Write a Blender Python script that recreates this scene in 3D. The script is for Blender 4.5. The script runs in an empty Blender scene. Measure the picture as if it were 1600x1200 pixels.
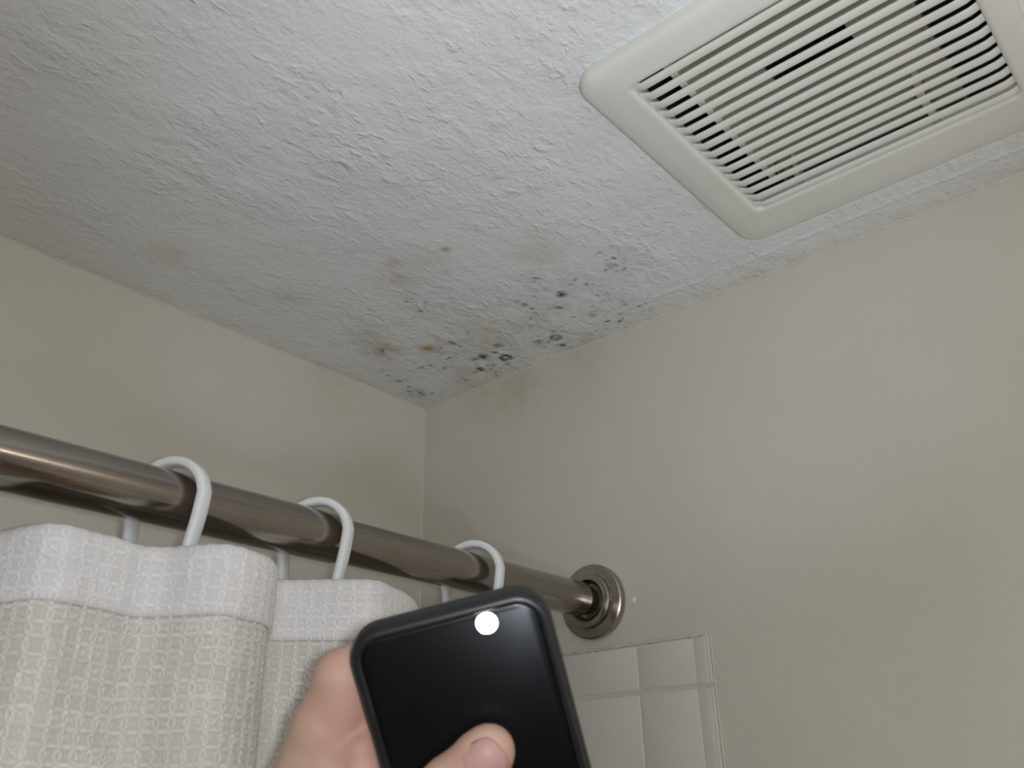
import bpy, bmesh, math, random
import numpy as np
from mathutils import Matrix, Vector

# ------------------------------------------------------------------ camera
# Room frame: x runs along the left wall, y along the right wall, z up.  The
# ceiling corner of the two walls is (0, 0, H).  U is one layout unit in metres.
U, H = 0.42, 2.44
random.seed(7)
scene = bpy.context.scene
COL = scene.collection

def W(x, y, z):
    return (x * U, y * U, H + z * U)

CAM = Vector(W(1.56778755, 1.65474184, -1.0))
RIGHT = Vector((-0.65486479, 0.75553578, -0.01782678)).normalized()
DOWN = Vector((-0.31210565, -0.29185163, -0.90410878)).normalized()
FWD = Vector((-0.68828931, -0.58650517, 0.42693034)).normalized()
FPX = 1396.8357
cam_data = bpy.data.cameras.new('camera')
cam = bpy.data.objects.new('camera', cam_data)
COL.objects.link(cam)
cam.matrix_world = Matrix(((RIGHT.x, -DOWN.x, -FWD.x, CAM.x), (RIGHT.y, -DOWN.y, -FWD.y, CAM.y),
                           (RIGHT.z, -DOWN.z, -FWD.z, CAM.z), (0, 0, 0, 1)))
cam_data.sensor_fit = 'HORIZONTAL'
cam_data.sensor_width = 36.0
cam_data.lens = FPX / 1600.0 * 36.0
cam_data.clip_start = 0.02
cam_data.clip_end = 30.0
cam_data.dof.use_dof = True
cam_data.dof.focus_distance = 0.78
cam_data.dof.aperture_fstop = 16.0
scene.camera = cam

# ------------------------------------------------------- exposure, world, lamps
scene.view_settings.view_transform = 'Standard'
scene.view_settings.look = 'None'
scene.view_settings.gamma = 1.0
scene.view_settings.use_curve_mapping = False
scene.view_settings.exposure = 0.0
try:
    scene.cycles.use_denoising = True
    scene.cycles.max_bounces = 8
except Exception:
    pass
world = bpy.data.worlds.new('world')
scene.world = world
world.use_nodes = True
world.node_tree.nodes['Background'].inputs[0].default_value = (0.5, 0.5, 0.5, 1)
world.node_tree.nodes['Background'].inputs[1].default_value = 0.0

def add_area(name, loc, target, sx, sy, watts, color):
    d = bpy.data.lights.new(name, 'AREA')
    d.shape = 'RECTANGLE'; d.size = sx; d.size_y = sy
    d.energy = watts; d.color = color
    o = bpy.data.objects.new(name, d)
    COL.objects.link(o)
    o.location = loc
    o.rotation_euler = (Vector(target) - Vector(loc)).to_track_quat('-Z', 'Y').to_euler()
    return o

def add_point(name, loc, r, watts, color):
    d = bpy.data.lights.new(name, 'POINT')
    d.energy = watts; d.shadow_soft_size = r; d.color = color
    o = bpy.data.objects.new(name, d)
    COL.objects.link(o)
    o.location = loc
    return o

# unseen bulbs added behind the photographer to bring up the room's brightness
for i in range(3):
    add_point('rear_fill_bulb', (1.42, 1.30 + 0.24 * i, 2.22), 0.045, 1.4, (1.0, 0.98, 0.94))
for i in range(2):  # unseen lamps added to put bright streaks along the rod
    add_point('rod_streak_lamp', (0.10, 1.10 + 0.02 * i, 2.31 - 0.68 * i), 0.018, 0.9, (1.0, 0.93, 0.84))
# the small flash beside the photographing lens
add_point('camera_flash', CAM + RIGHT * 0.013 - DOWN * 0.003, 0.006, 3.7, (0.97, 0.985, 1.0))

# added cool spot lamp with no known source, for the bluish ceiling patch
sd = bpy.data.lights.new('added_cool_spot', 'SPOT')
sd.energy = 6.4; sd.color = (0.78, 0.90, 1.0); sd.shadow_soft_size = 0.02
sd.spot_size = math.radians(62); sd.spot_blend = 1.0
so_ = bpy.data.objects.new('added_cool_spot', sd)
COL.objects.link(so_)
so_.location = W(1.45, 1.85, -1.25)
so_.rotation_euler = (Vector(W(0.55, 0.98, 0)) - so_.location).to_track_quat('-Z', 'Y').to_euler()

# ---------------------------------------------------------------- helpers
def mesh_obj(name, verts, faces, m, parent=None, smooth=True, link=True):
    me = bpy.data.meshes.new(name)
    me.from_pydata([tuple(map(float, v)) for v in verts], [], [tuple(int(i) for i in f) for f in faces])
    me.update()
    if smooth:
        me.polygons.foreach_set('use_smooth', [True] * len(me.polygons))
    if m: me.materials.append(m)
    o = bpy.data.objects.new(name, me)
    if link: COL.objects.link(o)
    if parent: o.parent = parent
    return o

def bm_obj(name, bm, m, parent=None, smooth=True, angle=40):
    me = bpy.data.meshes.new(name)
    bmesh.ops.recalc_face_normals(bm, faces=bm.faces)
    bm.to_mesh(me); bm.free()
    if smooth:
        me.polygons.foreach_set('use_smooth', [True] * len(me.polygons))
        try: me.set_sharp_from_angle(angle=math.radians(angle))
        except Exception: pass
    me.materials.append(m)
    o = bpy.data.objects.new(name, me)
    COL.objects.link(o)
    if parent: o.parent = parent
    return o

def empty(name, loc, label, cat, group=None):
    o = bpy.data.objects.new(name, None)
    COL.objects.link(o)
    o.location = loc
    o['label'] = label; o['category'] = cat
    if group: o['group'] = group
    return o

def local(parent, o):
    """keep a part built in room coordinates where it is after parenting"""
    off = parent.location
    o.data.transform(Matrix.Translation(-Vector(off)))
    o.parent = parent
    return o

def add_box(bm, lo, hi, bevel=0.0, seg=2):
    g = bmesh.ops.create_cube(bm, size=1.0)
    for v in g['verts']:
        v.co = Vector([lo[k] + (v.co[k] + 0.5) * (hi[k] - lo[k]) for k in range(3)])
    if bevel > 0:
        es = list({e for v in g['verts'] for e in v.link_edges})
        bmesh.ops.bevel(bm, geom=es, offset=bevel, segments=seg, profile=0.5, affect='EDGES', clamp_overlap=True)

def lathe(bm, prof, origin, axis='x', n=64):
    """prof: list of (along, radius)"""
    rings = []
    for a, r in prof:
        ring = []
        for k in range(n):
            t = 2 * math.pi * k / n
            c, s = math.cos(t) * r, math.sin(t) * r
            p = (a, c, s) if axis == 'x' else (c, a, s) if axis == 'y' else (c, s, a)
            ring.append(bm.verts.new(Vector(origin) + Vector(p)))
        rings.append(ring)
    for i in range(len(rings) - 1):
        for k in range(n):
            bm.faces.new((rings[i][k], rings[i][(k + 1) % n], rings[i + 1][(k + 1) % n], rings[i + 1][k]))
    bm.faces.new(rings[0]); bm.faces.new(rings[-1][::-1])

def sweep(path, frames, section, closed_caps=True):
    """path: points, frames: (a, b) axes at each point, section(i): list of (s, t)"""
    verts, faces = [], []
    n = len(section(0))
    for i, p in enumerate(path):
        a, b = frames[i]
        for s, t in section(i):
            verts.append(Vector(p) + a * s + b * t)
    for i in range(len(path) - 1):
        for k in range(n):
            faces.append((i * n + k, i * n + (k + 1) % n, (i + 1) * n + (k + 1) % n, (i + 1) * n + k))
    if closed_caps:
        faces.append(tuple(range(n))[::-1]); faces.append(tuple((len(path) - 1) * n + k for k in range(n)))
    return verts, faces

# value noise on arrays
def vnoise(x, y, seed=0):
    xi, yi = np.floor(x).astype(np.int64), np.floor(y).astype(np.int64)
    fx, fy = x - xi, y - yi
    fx, fy = fx * fx * (3 - 2 * fx), fy * fy * (3 - 2 * fy)
    def h(a, b):
        n = (a * 374761393 + b * 668265263 + seed * 974634777) & 0xffffffff
        n = ((n ^ (n >> 13)) * 1274126177) & 0xffffffff
        return ((n ^ (n >> 16)) & 0xffff) / 65535.0
    return ((h(xi, yi) * (1 - fx) + h(xi + 1, yi) * fx) * (1 - fy)
            + (h(xi, yi + 1) * (1 - fx) + h(xi + 1, yi + 1) * fx) * fy)

# --------------------------------------------------------------- materials
def srgb(r, g, b):
    f = lambda c: (c / 255 / 12.92) if c / 255 <= 0.04045 else ((c / 255 + 0.055) / 1.055) ** 2.4
    return (f(r), f(g), f(b), 1.0)

class NT:
    def __init__(self, name):
        self.m = bpy.data.materials.new(name); self.m.use_nodes = True
        self.t = self.m.node_tree; self.b = self.t.nodes['Principled BSDF']
    def n(self, typ, **kw):
        nd = self.t.nodes.new(typ)
        for k, v in kw.items(): setattr(nd, k, v)
        return nd
    def l(self, a, b): self.t.links.new(a, b)
    def coord(self, scale=(1, 1, 1), rot=(0, 0, 0), kind='Object'):
        tc = self.n('ShaderNodeTexCoord'); mp = self.n('ShaderNodeMapping')
        mp.inputs['Scale'].default_value = scale; mp.inputs['Rotation'].default_value = rot
        self.l(tc.outputs[kind], mp.inputs['Vector'])
        return mp.outputs['Vector']
    def noise(self, vec, scale, detail=4, rough=0.55, dist=0.0):
        nd = self.n('ShaderNodeTexNoise')
        nd.inputs['Scale'].default_value = scale; nd.inputs['Detail'].default_value = detail
        nd.inputs['Roughness'].default_value = rough; nd.inputs['Distortion'].default_value = dist
        self.l(vec, nd.inputs['Vector'])
        return nd.outputs['Fac']
    def ramp(self, fac, stops):
        nd = self.n('ShaderNodeValToRGB')
        el = nd.color_ramp.elements
        while len(el) < len(stops): el.new(0.5)
        for e, (p, c) in zip(el, stops): e.position = p; e.color = c
        self.l(fac, nd.inputs['Fac'])
        return nd.outputs['Color']
    def math(self, op, a, b=None, clamp=False):
        nd = self.n('ShaderNodeMath', operation=op, use_clamp=clamp)
        for i, v in enumerate((a, b)):
            if v is None: continue
            if isinstance(v, (int, float)): nd.inputs[i].default_value = v
            else: self.l(v, nd.inputs[i])
        return nd.outputs[0]
    def mix(self, fac, a, b, blend='MIX'):
        nd = self.n('ShaderNodeMix', data_type='RGBA', blend_type=blend)
        for idx, v in ((0, fac), (6, a), (7, b)):
            if isinstance(v, (int, float)): nd.inputs[idx].default_value = v
            elif isinstance(v, tuple): nd.inputs[idx].default_value = v
            else: self.l(v, nd.inputs[idx])
        return nd.outputs[2]
    def bump(self, height, strength, dist, normal=None):
        nd = self.n('ShaderNodeBump')
        nd.inputs['Strength'].default_value = strength; nd.inputs['Distance'].default_value = dist
        self.l(height, nd.inputs['Height'])
        if normal is not None: self.l(normal, nd.inputs['Normal'])
        return nd.outputs['Normal']
    def set(self, **kw):
        for k, v in kw.items():
            s = self.b.inputs[k.replace('_', ' ')]
            if isinstance(v, (int, float, tuple)): s.default_value = v
            else: self.l(v, s)
        return self.m

def wall_material():
    t = NT('wall_paint')
    v = t.coord()
    big = t.noise(v, 3.5, 3, 0.5)
    col = t.ramp(big, [(0.3, srgb(203, 198, 188)), (0.7, srgb(210, 206, 197))])
    st = t.n('ShaderNodeAttribute', attribute_name='stain_brown')
    col = t.mix(t.math('MULTIPLY', st.outputs['Fac'], 0.7), col, srgb(168, 143, 104))
    f1 = t.noise(v, 90, 4, 0.6, 0.4)
    f2 = t.noise(v, 28, 3, 0.5, 0.6)
    vo = t.n('ShaderNodeTexVoronoi', feature='F1'); vo.inputs['Scale'].default_value = 60
    t.l(v, vo.inputs['Vector'])
    fleck = t.math('LESS_THAN', vo.outputs['Distance'], 0.10)
    h = t.math('ADD', t.math('MULTIPLY', f1, 0.5), f2)
    h = t.math('ADD', h, t.math('MULTIPLY', fleck, 0.12))
    return t.set(Base_Color=col, Roughness=0.62, Specular_IOR_Level=0.35, Normal=t.bump(h, 0.35, 0.0022))

def ceiling_material():
    t = NT('ceiling_texture_paint')
    v = t.coord()
    vs = t.coord((1.0, 1.55, 1.0), (0, 0, math.radians(-18)))
    base = t.ramp(t.noise(v, 4, 3), [(0.3, srgb(222, 222, 221)), (0.7, srgb(230, 230, 230))])
    nz = t.noise(v, 140, 4, 0.7)
    nz2 = t.noise(v, 60, 3, 0.6)
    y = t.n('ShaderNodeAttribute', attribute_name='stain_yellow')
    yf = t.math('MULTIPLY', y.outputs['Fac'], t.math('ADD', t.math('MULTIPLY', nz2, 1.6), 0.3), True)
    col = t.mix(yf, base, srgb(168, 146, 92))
    d = t.n('ShaderNodeAttribute', attribute_name='stain_dark')
    edge = t.math('MULTIPLY', d.outputs['Fac'], t.math('ADD', t.math('MULTIPLY', nz, 2.2), -0.05), True)
    col = t.mix(edge, col, srgb(70, 64, 54))
    r1 = t.noise(vs, 40, 5, 0.55, 0.4)
    lump = t.math('MULTIPLY', t.math('SUBTRACT', t.noise(vs, 85, 3, 0.5, 0.3), 0.54), 3.0, True)
    patch = t.math('ADD', t.math('MULTIPLY', t.math('SUBTRACT', t.noise(v, 10, 2), 0.35), 2.2, True), 0.25)
    h = t.math('ADD', t.math('MULTIPLY', r1, 0.8), t.math('MULTIPLY', lump, 0.35))
    h = t.math('MULTIPLY', h, patch)
    h = t.math('ADD', h, t.math('MULTIPLY', t.noise(v, 240, 3, 0.6), 0.16))
    return t.set(Base_Color=col, Roughness=0.5, Specular_IOR_Level=0.45, Normal=t.bump(h, 1.0, 0.0046))

def nickel(name, base, rough=0.3, axis=0):
    t = NT(name)
    sc = [260, 260, 260]; sc[axis] = 3
    v = t.coord(tuple(sc))
    n1 = t.noise(v, 1.0, 3, 0.6)
    v2 = t.coord((30, 30, 30))
    n2 = t.noise(v2, 0.6, 4, 0.6, 0.5)
    col = t.ramp(t.math('ADD', t.math('MULTIPLY', n1, 0.6), t.math('MULTIPLY', n2, 0.4)),
                 [(0.3, tuple([c * 0.72 for c in base[:3]]) + (1,)), (0.7, base)])
    ro = t.math('ADD', t.math('MULTIPLY', n1, 0.12), rough - 0.05)
    sp = [14, 14, 14]; sp[axis] = 1300
    turn = t.noise(t.coord(tuple(sp)), 1.0, 2, 0.6)
    nrm = t.bump(turn, 1.0, 0.00006, t.bump(n1, 0.10, 0.0004))
    return t.set(Base_Color=col, Metallic=1.0, Roughness=ro, Normal=nrm)

def simple(name, col, rough=0.5, metal=0.0, spec=0.5, nscale=40, var=0.06, bump=0.05, bdist=0.0006, **kw):
    t = NT(name)
    v = t.coord()
    n = t.noise(v, nscale, 4)
    lo = tuple([c * (1 - var) for c in col[:3]]) + (1,)
    hi = tuple([min(1, c * (1 + var)) for c in col[:3]]) + (1,)
    c = t.ramp(n, [(0.3, lo), (0.7, hi)])
    return t.set(Base_Color=c, Roughness=rough, Metallic=metal, Specular_IOR_Level=spec, Normal=t.bump(n, bump, bdist), **kw)

def fabric(name, thread, ground):
    t = NT(name)
    v = t.coord((1, 1, 1))
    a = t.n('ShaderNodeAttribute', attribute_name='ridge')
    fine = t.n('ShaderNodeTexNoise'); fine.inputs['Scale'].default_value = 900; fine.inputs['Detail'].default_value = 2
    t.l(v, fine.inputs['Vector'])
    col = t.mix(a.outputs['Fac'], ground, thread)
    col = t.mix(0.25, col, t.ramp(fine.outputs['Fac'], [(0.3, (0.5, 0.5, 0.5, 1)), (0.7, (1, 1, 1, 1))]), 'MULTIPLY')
    return t.set(Base_Color=col, Roughness=0.85, Specular_IOR_Level=0.2, Sheen_Weight=0.15,
                 Normal=t.bump(fine.outputs['Fac'], 0.25, 0.0006))

def skin_material():
    t = NT('skin')
    v = t.coord()
    n = t.noise(v, 22, 4, 0.6)
    col = t.ramp(n, [(0.3, srgb(185, 150, 133)), (0.52, srgb(193, 163, 146)), (0.72, srgb(188, 149, 137))])
    red = t.n('ShaderNodeAttribute', attribute_name='blush')
    col = t.mix(red.outputs['Fac'], col, srgb(174, 118, 111))
    fine = t.noise(v, 900, 3, 0.6)
    vo = t.n('ShaderNodeTexVoronoi', feature='DISTANCE_TO_EDGE'); vo.inputs['Scale'].default_value = 700
    t.l(v, vo.inputs['Vector'])
    h = t.math('ADD', fine, t.math('MULTIPLY', vo.outputs['Distance'], 0.8))
    t.b.inputs['Subsurface Radius'].default_value = (0.9, 0.35, 0.2)
    t.b.inputs['Subsurface Scale'].default_value = 0.004
    return t.set(Base_Color=col, Roughness=0.55, Specular_IOR_Level=0.35, Subsurface_Weight=0.25, Normal=t.bump(h, 0.12, 0.0004))

def emit(name, col, strength):
    t = NT(name)
    return t.set(Base_Color=col, Emission_Color=col, Emission_Strength=strength)

M_WALL = wall_material()
M_CEIL = ceiling_material()
M_CAULK = simple('caulk_paint', srgb(206, 201, 190), 0.5, nscale=120, bump=0.4, bdist=0.002)
M_TILE = simple('tile_glaze', srgb(214, 213, 207), 0.21, spec=0.5, nscale=9, var=0.03, bump=0.05, bdist=0.002)
M_EDGE = simple('edge_tile_glaze', srgb(204, 203, 198), 0.24, spec=1.0, nscale=60, var=0.03, bump=0.08, bdist=0.001)
M_GROUT = simple('grout', srgb(205, 199, 190), 0.8, nscale=200, bump=0.4, bdist=0.001)
M_FLOOR = simple('floor_vinyl', srgb(150, 140, 125), 0.5)
M_VENT = simple('vent_plastic', srgb(218, 216, 209), 0.33, nscale=12, var=0.03)
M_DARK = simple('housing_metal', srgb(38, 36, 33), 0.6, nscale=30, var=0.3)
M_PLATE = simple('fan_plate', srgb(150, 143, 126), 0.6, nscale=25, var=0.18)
M_RIB = simple('fan_rib', srgb(205, 200, 182), 0.5, nscale=40, var=0.1)
M_ROD = nickel('brushed_nickel', (0.36, 0.328, 0.292, 1), 0.14, 0)
M_FLANGE = nickel('brushed_nickel_flange', (0.46, 0.425, 0.385, 1), 0.24, 1)
M_HOOK = simple('hook_plastic', srgb(232, 232, 236), 0.28, nscale=60, var=0.02, Subsurface_Weight=0.1)
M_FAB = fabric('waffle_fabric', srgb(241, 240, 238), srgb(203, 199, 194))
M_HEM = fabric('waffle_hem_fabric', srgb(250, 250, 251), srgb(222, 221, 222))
M_CASE = simple('case_rubber', srgb(25, 25, 28), 0.4, nscale=200, var=0.1, bump=0.05, bdist=0.0003)
M_BACK = simple('phone_glass', srgb(8, 9, 13), 0.3, spec=0.35, nscale=30, var=0.1, bump=0.0)
M_LED = emit('flash_light', (0.93, 0.95, 1.0, 1), 30.0)
M_SKIN = skin_material()
M_NAIL = simple('nail', srgb(190, 140, 134), 0.5, spec=0.35, nscale=60, var=0.06, bump=0.03, Subsurface_Weight=0.2)
M_PLUG = simple('white_filler', srgb(228, 228, 226), 0.35, nscale=150, bump=0.3)

# ------------------------------------------------------------- room shell
LX, LY = 3.62 * U, 2.25           # room length along x and y in metres

def grid_obj(name, us, vs, fn, m, attrs=None, kind=None, flip=False):
    nu, nv = len(us), len(vs)
    A, B = np.meshgrid(us, vs, indexing='ij')
    P = fn(A, B).reshape(-1, 3)
    i, j = np.meshgrid(np.arange(nu - 1), np.arange(nv - 1), indexing='ij')
    q = np.stack([i * nv + j, (i + 1) * nv + j, (i + 1) * nv + j + 1, i * nv + j + 1], -1).reshape(-1, 4)
    if flip: q = q[:, ::-1]
    me = bpy.data.meshes.new(name)
    me.vertices.add(len(P)); me.vertices.foreach_set('co', P.astype(np.float32).ravel())
    me.loops.add(q.size); me.loops.foreach_set('vertex_index', q.astype(np.int32).ravel())
    me.polygons.add(len(q)); me.polygons.foreach_set('loop_start', (np.arange(len(q)) * 4).astype(np.int32))
    me.polygons.foreach_set('use_smooth', np.ones(len(q), bool))
    me.update(calc_edges=True); me.validate()
    for k, arr in (attrs or {}).items():
        a = me.attributes.new(k, 'FLOAT', 'POINT'); a.data.foreach_set('value', arr.astype(np.float32).ravel())
    me.materials.append(m)
    o = bpy.data.objects.new(name, me); COL.objects.link(o)
    if kind: o['kind'] = kind
    return o

DARK = [(0.2309, 0.6591, 0.0131, 0.9, 0), (0.2472, 0.5683, 0.0093, 0.8, 0), (0.2675, 0.5662, 0.0066, 0.5, 0), (0.2234, 0.571, 0.0067, 0.7, 0), (0.1834, 0.6187, 0.0101, 0.65, 0), (0.193, 0.6009, 0.004, 0.6, 0), (0.2249, 0.7238, 0.0058, 0.85, 0), (0.2567, 0.7182, 0.0038, 0.6, 0), (0.2437, 0.6994, 0.0039, 0.6, 0), (0.2675, 0.8232, 0.0061, 0.7, 0), (0.2476, 0.8008, 0.0149, 0.35, 0), (0.2213, 0.8144, 0.005, 0.7, 0), (0.2208, 0.796, 0.0038, 0.5, 0), (0.2482, 0.8345, 0.0037, 0.5, 0), (0.2714, 0.8093, 0.0037, 0.5, 0), (0.0973, 0.7339, 0.006, 0.65, 0), (0.0712, 0.755, 0.006, 0.65, 0), (0.0586, 0.6641, 0.0055, 0.8, 0), (0.0411, 0.683, 0.0055, 0.8, 0), (0.1057, 0.6511, 0.0123, 0.45, 0), (0.0787, 0.523, 0.0172, 0.75, 1), (0.0849, 0.5245, 0.0071, 0.5, 0), (0.0736, 0.4985, 0.0058, 0.8, 0), (0.0883, 0.4794, 0.0144, 0.55, 0), (0.0409, 0.5136, 0.0102, 0.75, 0), (0.1065, 0.5384, 0.0071, 0.5, 0), (0.1661, 0.54, 0.0042, 0.6, 0), (0.1445, 0.5323, 0.0042, 0.6, 0), (0.0604, 0.559, 0.0036, 0.4, 0), (0.1211, 0.3318, 0.0164, 0.85, 0), (0.1272, 0.3073, 0.009, 0.65, 0), (0.0783, 0.2809, 0.0122, 0.85, 0), (0.1391, 0.3993, 0.0131, 0.65, 1), (0.121, 0.3672, 0.0088, 0.75, 0), (0.079, 0.3681, 0.0194, 0.85, 1), (0.0509, 0.3494, 0.0076, 0.6, 0), (0.077, 0.3065, 0.0068, 0.55, 0), (0.0693, 0.3185, 0.0068, 0.55, 0), (0.0398, 0.2958, 0.0054, 0.7, 0), (0.054, 0.3312, 0.0046, 0.6, 0), (0.3801, 0.3835, 0.0054, 0.85, 0), (0.4319, 0.406, 0.0039, 0.55, 0), (0.2129, 0.2683, 0.0066, 0.6, 0), (0.202, 0.2712, 0.0066, 0.6, 0), (0.1748, 0.2651, 0.006, 0.95, 0), (0.1433, 0.2261, 0.0091, 0.5, 0), (0.1808, 0.2044, 0.006, 0.4, 0), (0.179, 0.296, 0.0059, 0.4, 0), (0.3101, 0.1723, 0.0044, 1.0, 0), (0.1723, 0.0843, 0.0109, 1.0, 2), (0.2143, 0.084, 0.0046, 0.5, 0), (0.2387, 0.0901, 0.0031, 0.5, 0), (0.1102, 0.056, 0.008, 0.6, 0), (0.0641, 0.0635, 0.0081, 0.6, 0), (0.0883, 0.0587, 0.029, 0.35, 1), (0.0568, 0.2138, 0.0063, 0.5, 0), (0.0676, 0.212, 0.0039, 0.5, 0), (0.1265, 0.4382, 0.0036, 0.5, 0), (0.1032, 0.4038, 0.0037, 0.5, 0), (0.2068, 0.3599, 0.0036, 0.5, 0), (0.2297, 0.3303, 0.0029, 0.5, 0), (0.3796, 0.19, 0.0036, 0.4, 0), (0.2631, 0.6447, 0.0052, 0.45, 0), (0.2794, 0.627, 0.0052, 0.45, 0), (0.2631, 0.6104, 0.0066, 0.45, 0), (0.307, 0.6437, 0.0064, 0.35, 0), (0.1646, 0.7243, 0.0033, 0.5, 0), (0.1413, 0.7287, 0.0033, 0.5, 0), (0.1409, 0.6428, 0.0034, 0.4, 0), (0.1697, 0.4892, 0.0035, 0.4, 0), (0.0315, 0.6386, 0.007, 0.35, 0), (0.1142, 0.4347, 0.0043, 0.4, 0), (0.0963, 0.3316, 0.0075, 0.5, 0), (0.1008, 0.2903, 0.0061, 0.5, 0)]
YELLOW = [(0.5178, 0.5936, 0.0112, 0.5), (0.2473, 0.2571, 0.0227, 0.5), (0.2404, 0.2731, 0.0226, 0.4), (0.3168, 0.1823, 0.0453, 0.4), (0.387, 0.2065, 0.0366, 0.3), (0.4594, 0.5358, 0.0117, 0.2), (0.5098, 0.4617, 0.039, 0.3), (0.551, 0.4795, 0.0255, 0.25), (0.3948, 0.734, 0.056, 0.22), (0.2137, 0.4097, 0.0733, 0.22), (0.037, 0.5843, 0.0296, 0.22), (0.3345, 0.4329, 0.028, 0.15), (0.5149, 0.3909, 0.0398, 0.12), (0.2032, 0.5899, 0.0419, 0.15), (0.8777, 0.1708, 0.0435, 0.25), (0.6202, 0.2223, 0.0404, 0.15), (0.0867, 0.2303, 0.056, 0.2), (0.5165, 0.5416, 0.038, 0.2), (0.1432, 0.352, 0.0381, 0.2)]

fine = np.arange(0, 0.92, 0.0032)
ax = np.concatenate([fine, np.linspace(0.94, LX / U, 30)])
ay = np.concatenate([fine, np.arange(0.924, 1.66, 0.006), np.linspace(1.68, LY / U, 30)])
# the opening the fan hangs in
AX, AY = np.meshgrid(ax, ay, indexing='ij')
wx = AX + 0.006 * (vnoise(AX * 130, AY * 130, 1) - 0.5) + 0.006 * (vnoise(AX * 60, AY * 60, 2) - 0.5)
wy = AY + 0.006 * (vnoise(AX * 130, AY * 130, 3) - 0.5) + 0.006 * (vnoise(AX * 60, AY * 60, 4) - 0.5)
dark = np.zeros_like(AX)
for x, y, r, s, kind in DARK:
    d = np.hypot(wx - x, wy - y)
    if kind == 1:        # ring colony
        g = 0.8 * np.exp(-((d - r * 0.60) / (r * 0.30)) ** 2) * (0.45 + 0.9 * vnoise(AX * 90, AY * 90, 17)) + 0.35 * np.exp(-(d / r) ** 2)
    elif kind == 2:      # crescent under a bubble of paint
        g = np.exp(-((d - r * 0.7) / (r * 0.28)) ** 2) * np.clip(0.5 - ((wx - x) + (wy - y)) / r, 0, 1)
    else:
        g = np.clip(1.25 - d / r, 0, 1) ** 0.8
    dark = np.maximum(dark, 1.05 * s * g)
# fine speckle around the colonies
halo = np.zeros_like(AX)
for x, y, r, s, kind in DARK:
    halo = np.maximum(halo, np.exp(-(np.hypot(AX - x, AY - y) / 0.04) ** 2))
spk = vnoise(AX * 150, AY * 150, 9) * vnoise(AX * 70, AY * 70, 10)
dark = np.maximum(dark, halo * np.clip((spk - 0.50) * 4.5, 0, 0.75))
dark = np.maximum(dark, 0.17 * halo * vnoise(AX * 50, AY * 50, 12))
yel = np.zeros_like(AX)
for x, y, r, s in YELLOW:
    d = np.hypot(AX - x, AY - y) / r
    yel = yel + s * np.exp(-d ** 2 * 1.2) * (0.4 + 1.0 * vnoise(AX * 45, AY * 45, 14))
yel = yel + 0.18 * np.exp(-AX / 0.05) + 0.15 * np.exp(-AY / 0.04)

def ceil_fn(A, B):
    z = 0.004 * (vnoise(A * 9, B * 9, 20) - 0.5)
    # cracked drywall-tape seam near the right wall
    seam = 0.075 + 0.01 * (vnoise(B * 22, B * 0 + 3, 21) - 0.5)
    z = z - 0.0022 * np.exp(-((A - seam) / 0.0045) ** 2) * np.clip((B - 0.55) * 4, 0, 1) * (0.3 + vnoise(B * 40, A * 0, 22))
    z = z * np.clip(np.minimum(A, B) / 0.02, 0, 1)
    return np.stack([A * U, B * U, H + z * U], -1)

ceiling = grid_obj('ceiling', ax, ay, ceil_fn, M_CEIL,
                   {'stain_dark': dark, 'stain_yellow': np.clip(yel, 0, 1)}, 'structure', flip=True)

# cut the opening the fan housing hangs through
bm = bmesh.new(); bm.from_mesh(ceiling.data)
kill = [f for f in bm.faces if 0.212 < f.calc_center_median().x / U < 0.688 and 1.112 < f.calc_center_median().y / U < 1.588]
bmesh.ops.delete(bm, geom=kill, context='FACES')
bm.to_mesh(ceiling.data); bm.free()

# walls as dense-enough grids with a brown seep mark below the corner
def wall_grid(name, horiz, fn, stains, flip):
    hs = np.unique(np.concatenate([np.arange(0, 1.6, 0.012), np.linspace(1.6, horiz, 12)]))
    zs = np.unique(np.concatenate([np.arange(0, 1.2, 0.012), np.linspace(1.2, H / U, 12)]))
    A, B = np.meshgrid(hs, zs, indexing='ij')
    st = np.zeros_like(A)
    for a, b, r, s in stains:
        st += s * np.exp(-(np.hypot(A - a, B - b) / r) ** 2) * (0.4 + vnoise(A * 40, B * 40, 31))
    return grid_obj(name, hs, zs, fn, M_WALL, {'stain_brown': np.clip(st, 0, 1)}, 'structure', flip)

wall_left = wall_grid('wall_left', LX / U, lambda A, B: np.stack([A * U, 0 * A + 0.0015 * (vnoise(A * 6, B * 6, 41) - 0.5) * np.clip(A * 20, 0, 1) * np.clip(B * 20, 0, 1), H - B * U], -1),
                      [(0.30, 0.02, 0.10, 0.25), (1.3, 0.03, 0.12, 0.3)], True)
wall_right = wall_grid('wall_right', LY / U, lambda A, B: np.stack([0 * A + 0.0015 * (vnoise(A * 6, B * 6, 42) - 0.5) * np.clip(A * 20, 0, 1) * np.clip(B * 20, 0, 1), A * U, H - B * U], -1),
                       [(0.33, 0.05, 0.08, 0.4), (0.22, 0.04, 0.06, 0.3), (0.55, 0.03, 0.08, 0.2)], False)

def slab(name, lo, hi, m):
    bm = bmesh.new(); add_box(bm, lo, hi)
    o = bm_obj(name, bm, m, smooth=False); o['kind'] = 'structure'
    return o
slab('wall_back', (LX, -0.05, 0), (LX + 0.06, LY + 0.05, H), M_WALL)
slab('wall_front', (-0.05, LY, 0), (LX, LY + 0.06, H), M_WALL)
slab('floor', (-0.05, -0.05, -0.06), (LX + 0.06, LY + 0.06, 0.0), M_FLOOR)

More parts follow.
